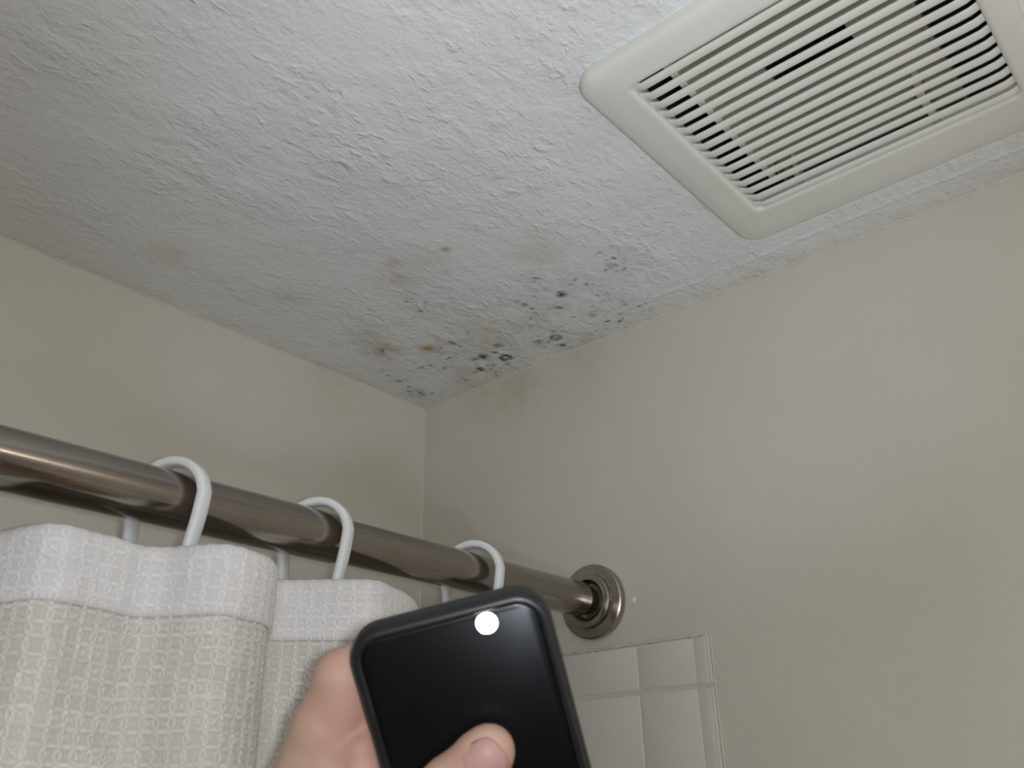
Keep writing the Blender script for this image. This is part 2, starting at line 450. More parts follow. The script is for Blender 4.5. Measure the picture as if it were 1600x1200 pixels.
# paint and caulk beads in the three corners
def bead(name, p0, p1, r, seed, n=220, amp=0.6):
    p0, p1 = Vector(p0), Vector(p1)
    d = (p1 - p0).normalized()
    up = Vector((0, 0, 1)) if abs(d.z) < 0.9 else Vector((1, 0, 0))
    a = d.cross(up).normalized(); b = d.cross(a).normalized()
    rr = random.Random(seed)
    path, fr, rad = [], [], []
    drift = [rr.uniform(-1, 1) for _ in range(n)]
    for i in range(n):
        t = i / (n - 1)
        lo = sum(drift[max(0, i - 3):i + 4]) / 7
        path.append(p0 + (p1 - p0) * t + a * lo * r * amp + b * drift[(i * 7) % n] * r * 0.2)
        fr.append((a, b)); rad.append(r * (0.75 + 0.5 * abs(lo) + 0.15 * drift[i]))
    sec = lambda i: [(math.cos(2 * math.pi * k / 8) * rad[i], math.sin(2 * math.pi * k / 8) * rad[i]) for k in range(8)]
    v, f = sweep(path, fr, sec)
    o = mesh_obj(name, v, f, M_CAULK); o['kind'] = 'structure'
    return o
bead('trim_1', W(0.0, 0.0, -0.0005), W(0.0, 2.4, -0.0005), 0.0016, 1, 500)
bead('trim_2', W(0.0, 0.0, -0.0005), W(1.7, 0.0, -0.0005), 0.0013, 2, 360)
bead('trim_3', W(0.0, 0.0, 0.0), W(0.0, 0.0, -1.6), 0.0017, 3, 300, 0.5)

# --------------------------------------------------- tiles on the right wall
GV, GH = 0.0055, 0.0095           # upright and level joints
rows = [(-0.7155, -0.7985)]
z = -0.7985 - GH
for k in range(6):
    rows.append((z, z - 0.170)); z -= 0.170 + GH
zlow = z
cols = [(0.6425, 0.7675)]
y = 0.6425 - GV
while y > 0.02:
    cols.append((max(y - 0.205, 0.003), y)); y -= 0.205 + GV
def tile_mesh(name, w, h, t=0.006):
    bm = bmesh.new()
    add_box(bm, (0, 0, -h * U), (t * U, w * U, 0), 0.0007, 2)
    me = bpy.data.meshes.new(name)
    bm.to_mesh(me); bm.free()
    me.polygons.foreach_set('use_smooth', [True] * len(me.polygons))
    me.set_sharp_from_angle(angle=math.radians(50))
    me.materials.append(M_TILE)
    return me
bm = bmesh.new()
add_box(bm, W(0, 0, zlow), W(0.0060, 0.797, -0.7135))
grout = bm_obj('grout_bed', bm, M_GROUT, wall_right, smooth=False)
full = {}
for ri, (zt, zb) in enumerate(rows):
    for ya, yb in cols:
        key = (round(yb - ya, 4), round(zt - zb, 4))
        if key not in full: full[key] = tile_mesh('tile', *key)
        o = bpy.data.objects.new('tile', full[key]); COL.objects.link(o); o.parent = wall_right
        o.location = Vector(W(0.0010 + 0.0008 * random.random(), ya, zt))
# bullnose edge pieces down the right side
def bullnose_mesh(h):
    w, t, n = 0.0285 * U, 0.0068 * U, 10
    prof = [(0, 0), (t, 0)] + [(t * math.cos(a), w * 0.35 + w * 0.65 * math.sin(a)) for a in [math.pi / 2 * k / n for k in range(n + 1)]]
    vs, fs = [], []
    k = len(prof)
    for zz in (0, -h * U):
        vs += [(x, y, zz) for x, y in prof]
    for i in range(k): fs.append((i, (i + 1) % k, k + (i + 1) % k, k + i))
    fs += [tuple(range(k))[::-1], tuple(range(k, 2 * k))]
    me = bpy.data.meshes.new('edge_tile')
    me.from_pydata(vs, [], fs); me.update()
    me.polygons.foreach_set('use_smooth', [True] * len(me.polygons))
    me.set_sharp_from_angle(angle=math.radians(40)); me.materials.append(M_EDGE)
    return me
bn = {}
for zt, zb in rows:
    h = round(zt - zb, 4)
    if h not in bn: bn[h] = bullnose_mesh(h)
    o = bpy.data.objects.new('edge_tile', bn[h]); COL.objects.link(o); o.parent = wall_right
    o.location = Vector(W(0.0014, 0.7705, zt))
bead('trim_4', W(0.002, 0.02, -0.7095), W(0.002, 0.79, -0.7095), 0.0019, 5, 240, 0.35)
bead('trim_5', W(0.0, 0.8020, -0.712), W(0.0, 0.8015, zlow), 0.0008, 6, 240, 0.5)

# filled screw hole beside the flange
bm = bmesh.new()
lathe(bm, [(0.0, 0.0032), (0.0005, 0.0030), (0.0009, 0.0020), (0.0010, 0.0006)], (0, 0, 0), 'x', 14)
for v in bm.verts: v.co.y *= 0.9 + 0.2 * random.random()
plug = bm_obj('wall_plug', bm, M_PLUG)
plug.location = W(0.0, 0.636, -0.622)
plug['label'] = 'small round white plastic wall plug beside the rod flange'; plug['category'] = 'wall plug'

# ------------------------------------------------------------ shower rod
YR, ZR = 0.5384, -0.612
rod_base = Vector(W(0, YR, ZR))
rod = empty('shower_rod', rod_base, 'brushed nickel shower curtain rod fixed to the wall by a round flange', 'curtain rod')
r1, r2 = 0.0383 * U, 0.0352 * U
bm = bmesh.new()
lathe(bm, [(0.697 * U, r2 * 0.96), (0.697 * U, r1 * 0.985), (0.6995 * U, r1), (LX, r1)], (0, 0, 0), 'x', 72)
bm_obj('outer_tube', bm, M_ROD, rod)
bm = bmesh.new()
lathe(bm, [(0.055 * U, r2 * 0.80), (0.052 * U, r2 * 0.97), (0.057 * U, r2), (0.76 * U, r2)], (0, 0, 0), 'x', 72)
bm_obj('inner_tube', bm, M_ROD, rod)
bm = bmesh.new()
lathe(bm, [(0.008 * U, 0.030 * U), (0.058 * U, 0.030 * U)], (0, 0, 0), 'x', 64)
bm_obj('collar', bm, M_FLANGE, rod)
fp = [(0.0005, 0.0775), (0.010, 0.0785), (0.0155, 0.0775), (0.0175, 0.0745), (0.0185, 0.060), (0.0195, 0.0565),
      (0.0275, 0.0555), (0.0300, 0.0530), (0.0305, 0.0455), (0.0315, 0.0435), (0.0250, 0.0400), (0.020, 0.036), (0.018, 0.031)]
bm = bmesh.new()
lathe(bm, [(a * U, r * U) for a, r in fp], (0, 0, 0), 'x', 96)
bm_obj('flange', bm, M_FLANGE, rod, angle=25)
bm = bmesh.new()
lathe(bm, [(-a * U, r * U) for a, r in fp], (LX, 0, 0), 'x', 64)
bm_obj('flange', bm, M_FLANGE, rod, angle=25)

# ------------------------------------------------------------ curtain hooks
def hook_mesh():
    # ring in the local (across, height) plane, band wide along the rod
    pts = []
    R = 0.0570
    pts += [(0.018, -0.150), (0.030, -0.140), (0.037, -0.120), (0.041, -0.095), (0.0465, -0.065), (0.053, -0.033)]
    for k in range(0, 17):
        a = math.pi * (k / 16.0)
        pts.append((R * math.cos(a), -0.002 + 0.0545 * math.sin(a)))
    pts += [(-0.051, -0.035), (-0.050, -0.065), (-0.049, -0.095), (-0.046, -0.120), (-0.038, -0.140), (-0.022, -0.151), (0.0, -0.154)]
    # smooth by Catmull-Rom
    P = [Vector((0, a * U, b * U)) for a, b in pts]
    out = []
    for i in range(len(P) - 1):
        p0, p1, p2, p3 = P[max(i - 1, 0)], P[i], P[i + 1], P[min(i + 2, len(P) - 1)]
        for s in range(3):
            t = s / 3
            out.append(0.5 * ((2 * p1) + (p2 - p0) * t + (2 * p0 - 5 * p1 + 4 * p2 - p3) * t * t + (3 * p1 - p0 - 3 * p2 + p3) * t ** 3))
    out.append(P[-1])
    fr = []
    for i in range(len(out)):
        d = (out[min(i + 1, len(out) - 1)] - out[max(i - 1, 0)]).normalized()
        fr.append((Vector((1, 0, 0)), Vector((1, 0, 0)).cross(d)))
    def sec(i):
        t = i / (len(out) - 1)
        w = 0.0118 if t < 0.86 else 0.0100
        w *= min(1.0, 0.72 + 1.6 * t) * U; h = 0.0068 * U
        return [(math.copysign(abs(math.cos(a)) ** 0.6, math.cos(a)) * w, math.copysign(abs(math.sin(a)) ** 0.7, math.sin(a)) * h)
                for a in [2 * math.pi * k / 16 for k in range(16)]]
    v, f = sweep(out, fr, sec)
    me = bpy.data.meshes.new('curtain_hook')
    me.from_pydata([tuple(x) for x in v], [], f); me.update()
    me.polygons.foreach_set('use_smooth', [True] * len(me.polygons))
    me.materials.append(M_HOOK)
    return me
hm = hook_mesh()
for X, dx, lab in [(0.987, 0.046, 'white plastic curtain hook hanging on the thick rod tube, leftmost of three'),
                   (0.738, 0.046, 'white plastic curtain hook beside the step where the rod narrows'),
                   (0.382, 0.032, 'white plastic curtain hook just above the glowing phone flash')]:
    o = bpy.data.objects.new('curtain_hook', hm); COL.objects.link(o)
    o.location = W(X, YR, ZR)
    o.rotation_euler = (0, 0, math.atan2(dx, 0.102))
    o['label'] = lab; o['category'] = 'curtain hook'; o['group'] = 'white hooks on the shower rod'

# ---------------------------------------------------------- shower curtain
ZT = -0.69
top = [(1.39, 0.555), (1.345, 0.52), (1.30, 0.50), (1.25, 0.485), (1.205, 0.483),
       (1.1723, 0.4986), (1.164, 0.535), (1.148, 0.570), (1.124, 0.5835), (1.0903, 0.5758), (1.0464, 0.5700), (1.0172, 0.5650),
       (0.9924, 0.5793), (0.9748, 0.6149), (0.9452, 0.6422), (0.9072, 0.6378), (0.8640, 0.6124), (0.835, 0.5744), (0.812, 0.5380),
       (0.786, 0.5310), (0.7621, 0.5500), (0.7203, 0.5980), (0.6903, 0.6222), (0.6472, 0.6136), (0.5622, 0.5689), (0.505, 0.5204),
       (0.47, 0.500), (0.44, 0.515), (0.41, 0.555), (0.375, 0.590), (0.335, 0.600), (0.30, 0.575), (0.285, 0.535), (0.29, 0.50)]
P = np.array(top)
dense = []
for i in range(len(P) - 1):
    p0, p1, p2, p3 = P[max(i - 1, 0)], P[i], P[i + 1], P[min(i + 2, len(P) - 1)]
    for t in np.linspace(0, 1, 24, endpoint=False):
        dense.append(0.5 * (2 * p1 + (p2 - p0) * t + (2 * p0 - 5 * p1 + 4 * p2 - p3) * t * t + (3 * p1 - p0 - 3 * p2 + p3) * t ** 3))
dense = np.array(dense + [P[-1]])
seg = np.hypot(*np.diff(dense, axis=0).T); S = np.concatenate([[0], np.cumsum(seg)])
CELL = 0.0200
ss = np.arange(0, S[-1], CELL / 11)
cx, cy = np.interp(ss, S, dense[:, 0]), np.interp(ss, S, dense[:, 1])
k = np.ones(13) / 13
pad = lambda a: np.convolve(np.pad(a, 6, mode='edge'), k, mode='valid')
cx, cy = pad(cx), pad(cy)
tx, ty = np.gradient(cx), np.gradient(cy)
L = np.hypot(tx, ty); tx, ty = tx / L, ty / L
nx, ny = ty, -tx
if np.mean(ny) < 0: nx, ny = -nx, -ny         # outward, towards the bath mat side
def waffle(s, t):
    a = s / CELL + 0.10 * (vnoise(s * 30, t * 30, 51) - 0.5) * 2
    b = t / (CELL * 0.93) + 0.10 * (vnoise(s * 30, t * 30, 52) - 0.5) * 2
    fa, fb = a - np.floor(a) - 0.5, b - np.floor(b) - 0.5
    ia, ib = np.floor(a), np.floor(b)
    rnd = vnoise(ia + 0.001, ib + 0.001, 53)
    da, db = 0.5 - np.abs(fa), 0.5 - np.abs(fb)
    # vertical floats bow apart into lens shapes, horizontal ridges run straighter
    rn2 = vnoise(ia * 1.37 + 7.1, ib * 1.71 + 3.3, 54)
    bow = (0.08 + 0.14 * rnd) * np.cos(np.pi * fb) ** 2
    v = np.exp(-((da - bow) / 0.052) ** 2) * (0.65 + 0.5 * rn2)
    hb = 0.10 * rn2 * np.cos(np.pi * fa) ** 2
    h = np.exp(-((db - hb) / 0.055) ** 2) * (0.35 + 0.65 * rnd)
    dg = 0.6 * np.exp(-((np.abs(fa) - np.abs(fb)) / 0.05) ** 2) * np.clip((rn2 - 0.45) * 4, 0, 1)
    ridge = np.clip(np.maximum(np.maximum(v, h), dg), 0, 1)
    hole = np.exp(-((da ** 2 + db ** 2) / 0.055 ** 2))
    bulge = 0.35 * np.cos(np.pi * fa) * np.cos(np.pi * fb)
    return ridge - 0.8 * hole + bulge * 0.5
HEM = 0.088
ts = np.concatenate([np.arange(0, 0.47, CELL * 0.93 / 10), np.linspace(0.48, 4.6, 50)])
def cloth(name, ts, off, amp, m, parent, edge=None):
    A, B = np.meshgrid(np.arange(len(ss)), ts, indexing='ij')
    s = ss[A]
    rg = waffle(s, B)
    rg = rg * np.clip(B / 0.012, 0.15, 1)
    d = off + amp * rg + 0.002 * (vnoise(s * 14, B * 7, 55) - 0.5)
    if edge == 'hem':
        d = d * 1.0 - 0.004 * np.clip(1 - B / 0.008, 0, 1) ** 2 - 0.0035 * np.clip(1 - (HEM - B) / 0.006, 0, 1) ** 2
    sway = 0.010 * np.sin(s * 9) * np.clip(B, 0, 1)
    X = cx[A] + nx[A] * d; Y = cy[A] + ny[A] * d + sway
    Z = ZT - B + 0.0005 * np.cos(s / CELL * 2 * np.pi) * np.clip(1 - B / 0.01, 0, 1) + 0.003 * (vnoise(s * 25, B * 0, 57) - 0.5)
    o = grid_obj(name, np.arange(len(ss)), ts, lambda a, b: np.stack([X * U, Y * U, H + Z * U], -1), m, {'ridge': np.clip(rg, 0, 1)})
    so = o.modifiers.new('thickness', 'SOLIDIFY'); so.thickness = 0.0011; so.offset = 0
    o.parent = parent
    o.data.transform(Matrix.Translation(-parent.location))
    return o
curtain = empty('shower_curtain', W(0.9, YR, ZT), 'off-white waffle weave shower curtain hanging in folds from white hooks', 'curtain')
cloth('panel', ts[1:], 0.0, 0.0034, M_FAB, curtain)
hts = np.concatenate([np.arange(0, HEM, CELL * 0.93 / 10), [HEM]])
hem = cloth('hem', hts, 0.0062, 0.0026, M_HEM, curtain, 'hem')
hem['label'] = 'whiter double-folded top hem of the curtain'

# ------------------------------------------------------------- exhaust fan
fan = empty('exhaust_fan', W(0.42, 1.33, 0.0), 'off-white slatted bathroom exhaust fan cover in the ceiling', 'exhaust fan')
def rrect(x0, x1, y0, y1, r, z, n=8):
    pts = []
    for cxx, cyy, a0 in ((x1 - r, y1 - r, 0), (x0 + r, y1 - r, 90), (x0 + r, y0 + r, 180), (x1 - r, y0 + r, 270)):
        for q in range(n + 1):
            a = math.radians(a0 + 90 * q / n)
            pts.append(Vector(W(cxx + r * math.cos(a), cyy + r * math.sin(a), z)))
    return pts
OX0, OX1, OY0, OY1 = 0.149, 0.720, 1.059, 1.612
IX0, IX1, IY0, IY1 = 0.2525, 0.666, 1.131, 1.571
rings = [rrect(OX0, OX1, OY0, OY1, 0.040, -0.0003), rrect(OX0, OX1, OY0, OY1, 0.040, -0.0140),
         rrect(OX0 + .002, OX1 - .002, OY0 + .002, OY1 - .002, 0.039, -0.0185),
         rrect(OX0 + .006, OX1 - .006, OY0 + .006, OY1 - .006, 0.036, -0.0218),
         rrect(OX0 + .014, OX1 - .013, OY0 + .013, OY1 - .013, 0.031, -0.0242),
         rrect(OX0 + .040, OX1 - .025, OY0 + .035, OY1 - .022, 0.026, -0.0265),
         rrect(IX0 - .010, IX1 + .010, IY0 - .010, IY1 + .008, 0.018, -0.0290),
         rrect(IX0 - .003, IX1 + .003, IY0 - .003, IY1 + .003, 0.013, -0.0292),
         rrect(IX0, IX1, IY0, IY1, 0.011, -0.0265), rrect(IX0, IX1, IY0, IY1, 0.011, 0.006)]
vs = [p for r in rings for p in r]; n = len(rings[0]); fs = []
for i in range(len(rings) - 1):
    for q in range(n):
        fs.append((i * n + q, (i + 1) * n + q, (i + 1) * n + (q + 1) % n, i * n + (q + 1) % n))
frame = mesh_obj('frame', vs, fs, M_VENT)
local(fan, frame)
frame.data.set_sharp_from_angle(angle=math.radians(60))
# slats: one bar each
pitch = (0.6545 - 0.2625) / 15
def slat_mesh():
    y0, y1 = IY0 - 0.001, IY1 + 0.006
    path, fr = [], []
    N = 26
    for i in range(N):
        t = i / (N - 1)
        y = y0 + (y1 - y0) * t
        e0 = max(0, 1 - (y - y0) / 0.012); e1 = max(0, 1 - (y1 - y) / 0.03)
        zz = 0.010 * (1 - math.sqrt(max(0, 1 - e0 * e0))) + 0.006 * e1 * e1
        path.append(Vector((0, (y - y0) * U, zz * U)))
        fr.append((Vector((1, 0, 0)), Vector((0, 0, 1))))
    w, h = 0.0079 * U, 0.0040 * U
    prof = [(-w, h), (-w, 0.0028 * U), (-w * .72, 0.0006 * U), (-w * .3, 0), (w * .3, 0), (w * .72, 0.0006 * U), (w, 0.0028 * U), (w, h)]
    v, f = sweep(path, fr, lambda i: prof)
    me = bpy.data.meshes.new('slat')
    me.from_pydata([tuple(x) for x in v], [], f); me.update()
    me.polygons.foreach_set('use_smooth', [True] * len(me.polygons))
    me.set_sharp_from_angle(angle=math.radians(45)); me.materials.append(M_VENT)
    return me
sm = slat_mesh()
for i in range(16):
    o = bpy.data.objects.new('slat', sm); COL.objects.link(o); o.parent = fan
    o.location = Vector(W(0.2625 + pitch * i, IY0 - 0.001, -0.0298)) - fan.location
# housing box above the ceiling (five inner faces)
bm = bmesh.new()
x0, x1, y0, y1, zt = 0.2, 0.70, 1.10, 1.60, 0.30
for lo, hi in [((x0, y0, 0.001), (x0 + .008, y1, zt)), ((x1 - .008, y0, 0.001), (x1, y1, zt)),
               ((x0, y0, 0.001), (x1, y0 + .008, zt)), ((x0, y1 - .008, 0.001), (x1, y1, zt)), ((x0, y0, zt), (x1, y1, zt + .008))]:
    add_box(bm, W(*lo), W(*hi))
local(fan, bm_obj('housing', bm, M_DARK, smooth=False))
# inner cover plate with the blower inlet cut out, and its ribs
bm = bmesh.new()
pz = (0.040, 0.046)
hx0, hx1, hy0, hy1 = 0.440, 0.500, 1.275, 1.405
for a, b, c, d in [(0.215, hx0, 1.190, 1.500), (hx1, 0.69, 1.190, 1.500), (hx0, hx1, 1.190, hy0), (hx0, hx1, hy1, 1.500)]:
    add_box(bm, W(a, c, pz[0]), W(b, d, pz[1]))
for a, b, c, d in [(0.215, 0.69, 1.184, 1.190), (0.215, 0.69, 1.494, 1.500)]:
    add_box(bm, W(a, c, 0.018), W(b, d, 0.046))
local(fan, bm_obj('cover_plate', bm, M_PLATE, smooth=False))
for nm, (a, b, c, d) in {'rib': (0.30, 0.665, 1.181, 1.192), 'rib.001': (0.245, 0.335, 1.444, 1.456), 'rib.002': (0.245, 0.275, 1.214, 1.223)}.items():
    bm = bmesh.new(); add_box(bm, W(a, c, -0.012), W(b, d, 0.040), 0.0006, 1)
    local(fan, bm_obj('rib', bm, M_RIB))
# blower wheel behind the inlet
bm = bmesh.new()
for q in range(30):
    a = 2 * math.pi * q / 30
    c, s = math.cos(a), math.sin(a)
    p = Vector(W(0.47, 1.34, 0.15))
    e = Vector((c, s, 0)); tt = Vector((-s, c, 0))
    b0 = p + e * 0.085 * U; b1 = p + e * 0.100 * U + tt * 0.010 * U
    dz = Vector((0, 0, 0.08 * U)); th = e.cross(Vector((0, 0, 1))) * 0.002 * U
    vv = [bm.verts.new(x) for x in (b0 - dz, b1 - dz, b1 + dz, b0 + dz, b0 - dz + th, b1 - dz + th, b1 + dz + th, b0 + dz + th)]
    for fcs in ((0, 1, 2, 3), (7, 6, 5, 4), (0, 4, 5, 1), (3, 2, 6, 7), (1, 5, 6, 2), (0, 3, 7, 4)):
        bm.faces.new([vv[x] for x in fcs])
lathe(bm, [(0.0, 0.101 * U), (0.006 * U, 0.101 * U)], W(0.47, 1.34, 0.225), 'z', 40)
lathe(bm, [(0.0, 0.020 * U), (0.07 * U, 0.024 * U)], W(0.47, 1.34, 0.155), 'z', 24)
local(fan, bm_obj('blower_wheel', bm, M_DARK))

# ---------------------------------------------------------------- the phone
# phone frame: u right along its top edge, v down its length, w out of the face
def cam_pt(px, py, d):
    return CAM + RIGHT * ((px - 800) / FPX * d) + DOWN * ((py - 600) / FPX * d) + FWD * d
PD = 0.335
p_org = cam_pt(531, 997.7, PD)
roll = math.radians(-14.4)
eu = (RIGHT * math.cos(roll) + DOWN * math.sin(roll)).normalized()
ev0 = (RIGHT * -math.sin(roll) + DOWN * math.cos(roll)).normalized()
ew0 = -FWD
tilt = math.radians(8.0)                       # the top edge leans towards the lens
ev = (ev0 * math.cos(tilt) + (-ew0) * math.sin(tilt)).normalized()
ew = eu.cross(-ev).normalized()
if ew.dot(ew0) < 0: ew = -ew
PM = Matrix(((eu.x, ev.x, ew.x, p_org.x), (eu.y, ev.y, ew.y, p_org.y), (eu.z, ev.z, ew.z, p_org.z), (0, 0, 0, 1)))
PW, PL, PT = 0.0790, 0.158, 0.0125
def prr(x0, x1, y0, y1, r, z, n=10):
    pts = []
    for cxx, cyy, a0 in ((x1 - r, y1 - r, 0), (x0 + r, y1 - r, 90), (x0 + r, y0 + r, 180), (x1 - r, y0 + r, 270)):
        for q in range(n + 1):
            a = math.radians(a0 + 90 * q / n)
            pts.append(PM @ Vector((cxx + r * math.cos(a), cyy + r * math.sin(a), z)))
    return pts
phone = empty('phone', PM @ Vector((PW / 2, PL / 2, -PT)), 'black phone in a rubber case, its flash shining, held in a left hand', 'phone')
def loft(name, rings, m, cap0=False, cap1=False):
    vs = [p for r in rings for p in r]; n = len(rings[0]); fs = []
    for i in range(len(rings) - 1):
        for q in range(n):
            fs.append((i * n + q, i * n + (q + 1) % n, (i + 1) * n + (q + 1) % n, (i + 1) * n + q))
    if cap0: fs.append(tuple(range(n))[::-1])
    if cap1: fs.append(tuple((len(rings) - 1) * n + q for q in range(n)))
    bm = bmesh.new()
    bv = [bm.verts.new(p) for p in vs]
    for f in fs: bm.faces.new([bv[q] for q in f])
    return local(phone, bm_obj(name, bm, m, angle=50))
def inset(d, z, r=0.0135):
    return prr(d, PW - d, d, PL - d, max(r - d, 0.002), z)
case = loft('case', [inset(0.0030, -PT), inset(0.0012, -PT + 0.0006), inset(0.0003, -PT + 0.0022), inset(0.0, -PT + 0.0045), inset(0.0, -0.0040),
                     inset(0.0004, -0.0020), inset(0.0014, -0.0006), inset(0.0028, 0.0), inset(0.0040, -0.0003), inset(0.0046, -0.0012),
                     inset(0.0048, -0.0022)], M_CASE, True, True)
back = loft('back_panel', [inset(0.0047, -0.0021), inset(0.0048, -0.0015), inset(0.0055, -0.0012)], M_BACK, False, True)
fu, fv = 0.0546, 0.0088
bm = bmesh.new()
for q in (0,):
    lathe(bm, [(-0.0012, 0.0040), (-0.0004, 0.0040), (-0.0002, 0.0037)], (0, 0, 0), 'z', 40)
for v in bm.verts: v.co = PM @ (v.co + Vector((fu, fv, 0.0)))
led = local(phone, bm_obj('flash', bm, M_LED)); led['label'] = 'round flash glowing white'
bm = bmesh.new()
lathe(bm, [(-0.0013, 0.0046), (-0.0007, 0.0046), (-0.0006, 0.0041), (-0.0013, 0.0040)], (0, 0, 0), 'z', 40)
for v in bm.verts: v.co = PM @ (v.co + Vector((fu, fv, 0.0)))
local(phone, bm_obj('flash_ring', bm, M_BACK))

# ----------------------------------------------------------------- the hand
# A left hand behind the phone, thumb over its face: one signed-distance body.
mm = 0.001
chains = {   # (u, v, w, radius) in millimetres in the phone frame
    'index':  [(-35, 66, -16, 16.5), (-20.5, 41, -17, 12.8), (-8.0, 24, -20, 11.2), (7, 20, -24.5, 9.2), (20, 20, -24, 8.6), (38, 24, -21, 7.6)],
    'middle': [(-12, 80, -30, 13.5), (10, 66, -36, 11.0), (30, 56, -35, 9.8), (52, 54, -26, 8.8), (71, 57, -21, 7.8)],
    'ring':   [(-4, 98, -33, 13.0), (18, 88, -38, 10.6), (40, 80, -37, 9.4), (56, 78, -30, 8.4), (68, 79, -22, 7.4)],
    'little': [(4, 116, -33, 12.0), (22, 108, -36, 9.4), (38, 104, -34, 8.4), (54, 104, -27, 7.6), (68, 105, -21, 6.8)],
    'palm1':  [(-35, 68, -18, 16.0), (-14, 110, -33, 17.0), (0, 158, -40, 20.0)],
    'palm2':  [(-10, 84, -32, 13.5), (0, 120, -38, 15.0), (8, 160, -42, 19.0)],
    'palm3':  [(4, 116, -34, 12.5), (14, 140, -40, 14.0), (18, 165, -42, 18.0)],
    'arm':    [(6, 160, -41, 22.0), (10, 190, -44, 22.0), (18, 250, -52, 26.0), (26, 310, -60, 32.0)],
    'thumb':  [(-12, 128, -26, 17.0), (-15, 88, -3, 13.5), (-2, 75, 8, 11.4), (13, 70.5, 11.8, 11.6), (26.5, 62.5, 11.4, 11.3), (41.5, 54.9, 9.6, 10.5), (44.3, 53.2, 8.8, 9.2)],
    'web':    [(-16, 86, -4, 13.0), (-17.5, 66, -9, 12.5), (-20, 56, -14, 12)],
    'bulge':  [(-12, 76, -1, 12), (-9.5, 62, -5.0, 10.8), (-7.0, 50, -8.0, 8.0)],
    'side':   [(-8.5, 22, -17, 9), (-9.5, 46, -15, 10), (-13, 64, -13, 12)],
    'meat':   [(-16, 90, -8, 14), (-16, 120, -26, 17)],
}
smooth_k = {'web': 7.0, 'bulge': 4.5, 'meat': 7.0, 'side': 5.0}
VOX = 1.25
lo = np.array([-62.0, -4.0, -98.0]); hi = np.array([98.0, 330.0, 30.0])
dims = np.ceil((hi - lo) / VOX).astype(int)
F = np.full(dims, 60.0, np.float32)
gx, gy, gz = [(lo[i] + VOX * np.arange(dims[i])).astype(np.float32) for i in range(3)]
def cone_into(F, a, b, k):
    a, b = np.array(a, float), np.array(b, float)
    r = max(a[3], b[3]) + 14
    mn = np.minimum(a[:3], b[:3]) - r; mx = np.maximum(a[:3], b[:3]) + r
    i0 = np.clip(((mn - lo) / VOX).astype(int), 0, dims - 1); i1 = np.clip(((mx - lo) / VOX).astype(int) + 1, 1, dims)
    sl = tuple(slice(i0[q], i1[q]) for q in range(3))
    X, Y, Z = np.meshgrid(gx[sl[0]], gy[sl[1]], gz[sl[2]], indexing='ij')
    d = b[:3] - a[:3]; dd = float(d @ d)
    t = np.clip(((X - a[0]) * d[0] + (Y - a[1]) * d[1] + (Z - a[2]) * d[2]) / dd, 0, 1)
    D = np.sqrt((X - a[0] - t * d[0]) ** 2 + (Y - a[1] - t * d[1]) ** 2 + (Z - a[2] - t * d[2]) ** 2) - (a[3] + t * (b[3] - a[3]))
    A = F[sl]
    h = np.clip(0.5 + 0.5 * (A - D) / k, 0, 1)
    F[sl] = A * (1 - h) + D * h - k * h * (1 - h)
for name, ch in chains.items():
    G = np.full(dims, 60.0, np.float32)
    for a, b in zip(ch[:-1], ch[1:]):
        cone_into(G, a, b, 2.5)
    k = smooth_k.get(name, 6.0 if name.startswith('palm') or name == 'arm' else 3.2)
    h = np.clip(0.5 + 0.5 * (F - G) / k, 0, 1)
    F = F * (1 - h) + G * h - k * h * (1 - h)
def carve(pts, r, depth):
    global F
    for a, b in zip(pts[:-1], pts[1:]):
        a, b = np.array(a, float), np.array(b, float)
        mn = np.minimum(a, b) - 8; mx = np.maximum(a, b) + 8
        i0 = np.clip(((mn - lo) / VOX).astype(int), 0, dims - 1); i1 = np.clip(((mx - lo) / VOX).astype(int) + 1, 1, dims)
        sl = tuple(slice(i0[q], i1[q]) for q in range(3))
        X, Y, Z = np.meshgrid(gx[sl[0]], gy[sl[1]], gz[sl[2]], indexing='ij')
        d = b - a
        t = np.clip(((X - a[0]) * d[0] + (Y - a[1]) * d[1] + (Z - a[2]) * d[2]) / float(d @ d), 0, 1)
        q = ((X - a[0] - t * d[0]) ** 2 + (Y - a[1] - t * d[1]) ** 2 + (Z - a[2] - t * d[2]) ** 2) / r ** 2
        F[sl] += depth * np.exp(-q)
# creases between the index finger and the ball of the thumb
carve([(0, 38, -8), (-5, 40.0, -6), (-11, 43, -5)], 2.4, 1.0)
carve([(-3, 44, 2), (-7, 52, 4), (-9, 60, 6)], 1.5, 0.5)
carve([(-9, 41, 0), (-13, 50, 0), (-16, 60, 1)], 1.7, 0.5)
# keep the skin off the phone: the hand closes on the case without entering it
Xg, Yg, Zg = np.meshgrid(gx, gy, gz, indexing='ij')
qx = np.abs(Xg - 39.5) - 39.7; qy = np.abs(Yg - 79) - 79.2; qz = np.abs(Zg + 6.25) - 6.45
box = np.minimum(np.maximum(np.maximum(qx, qy), qz), 0) + np.sqrt(np.maximum(qx, 0) ** 2 + np.maximum(qy, 0) ** 2 + np.maximum(qz, 0) ** 2)
F = np.maximum(F, -box)
del Xg, Yg, Zg, qx, qy, qz, box

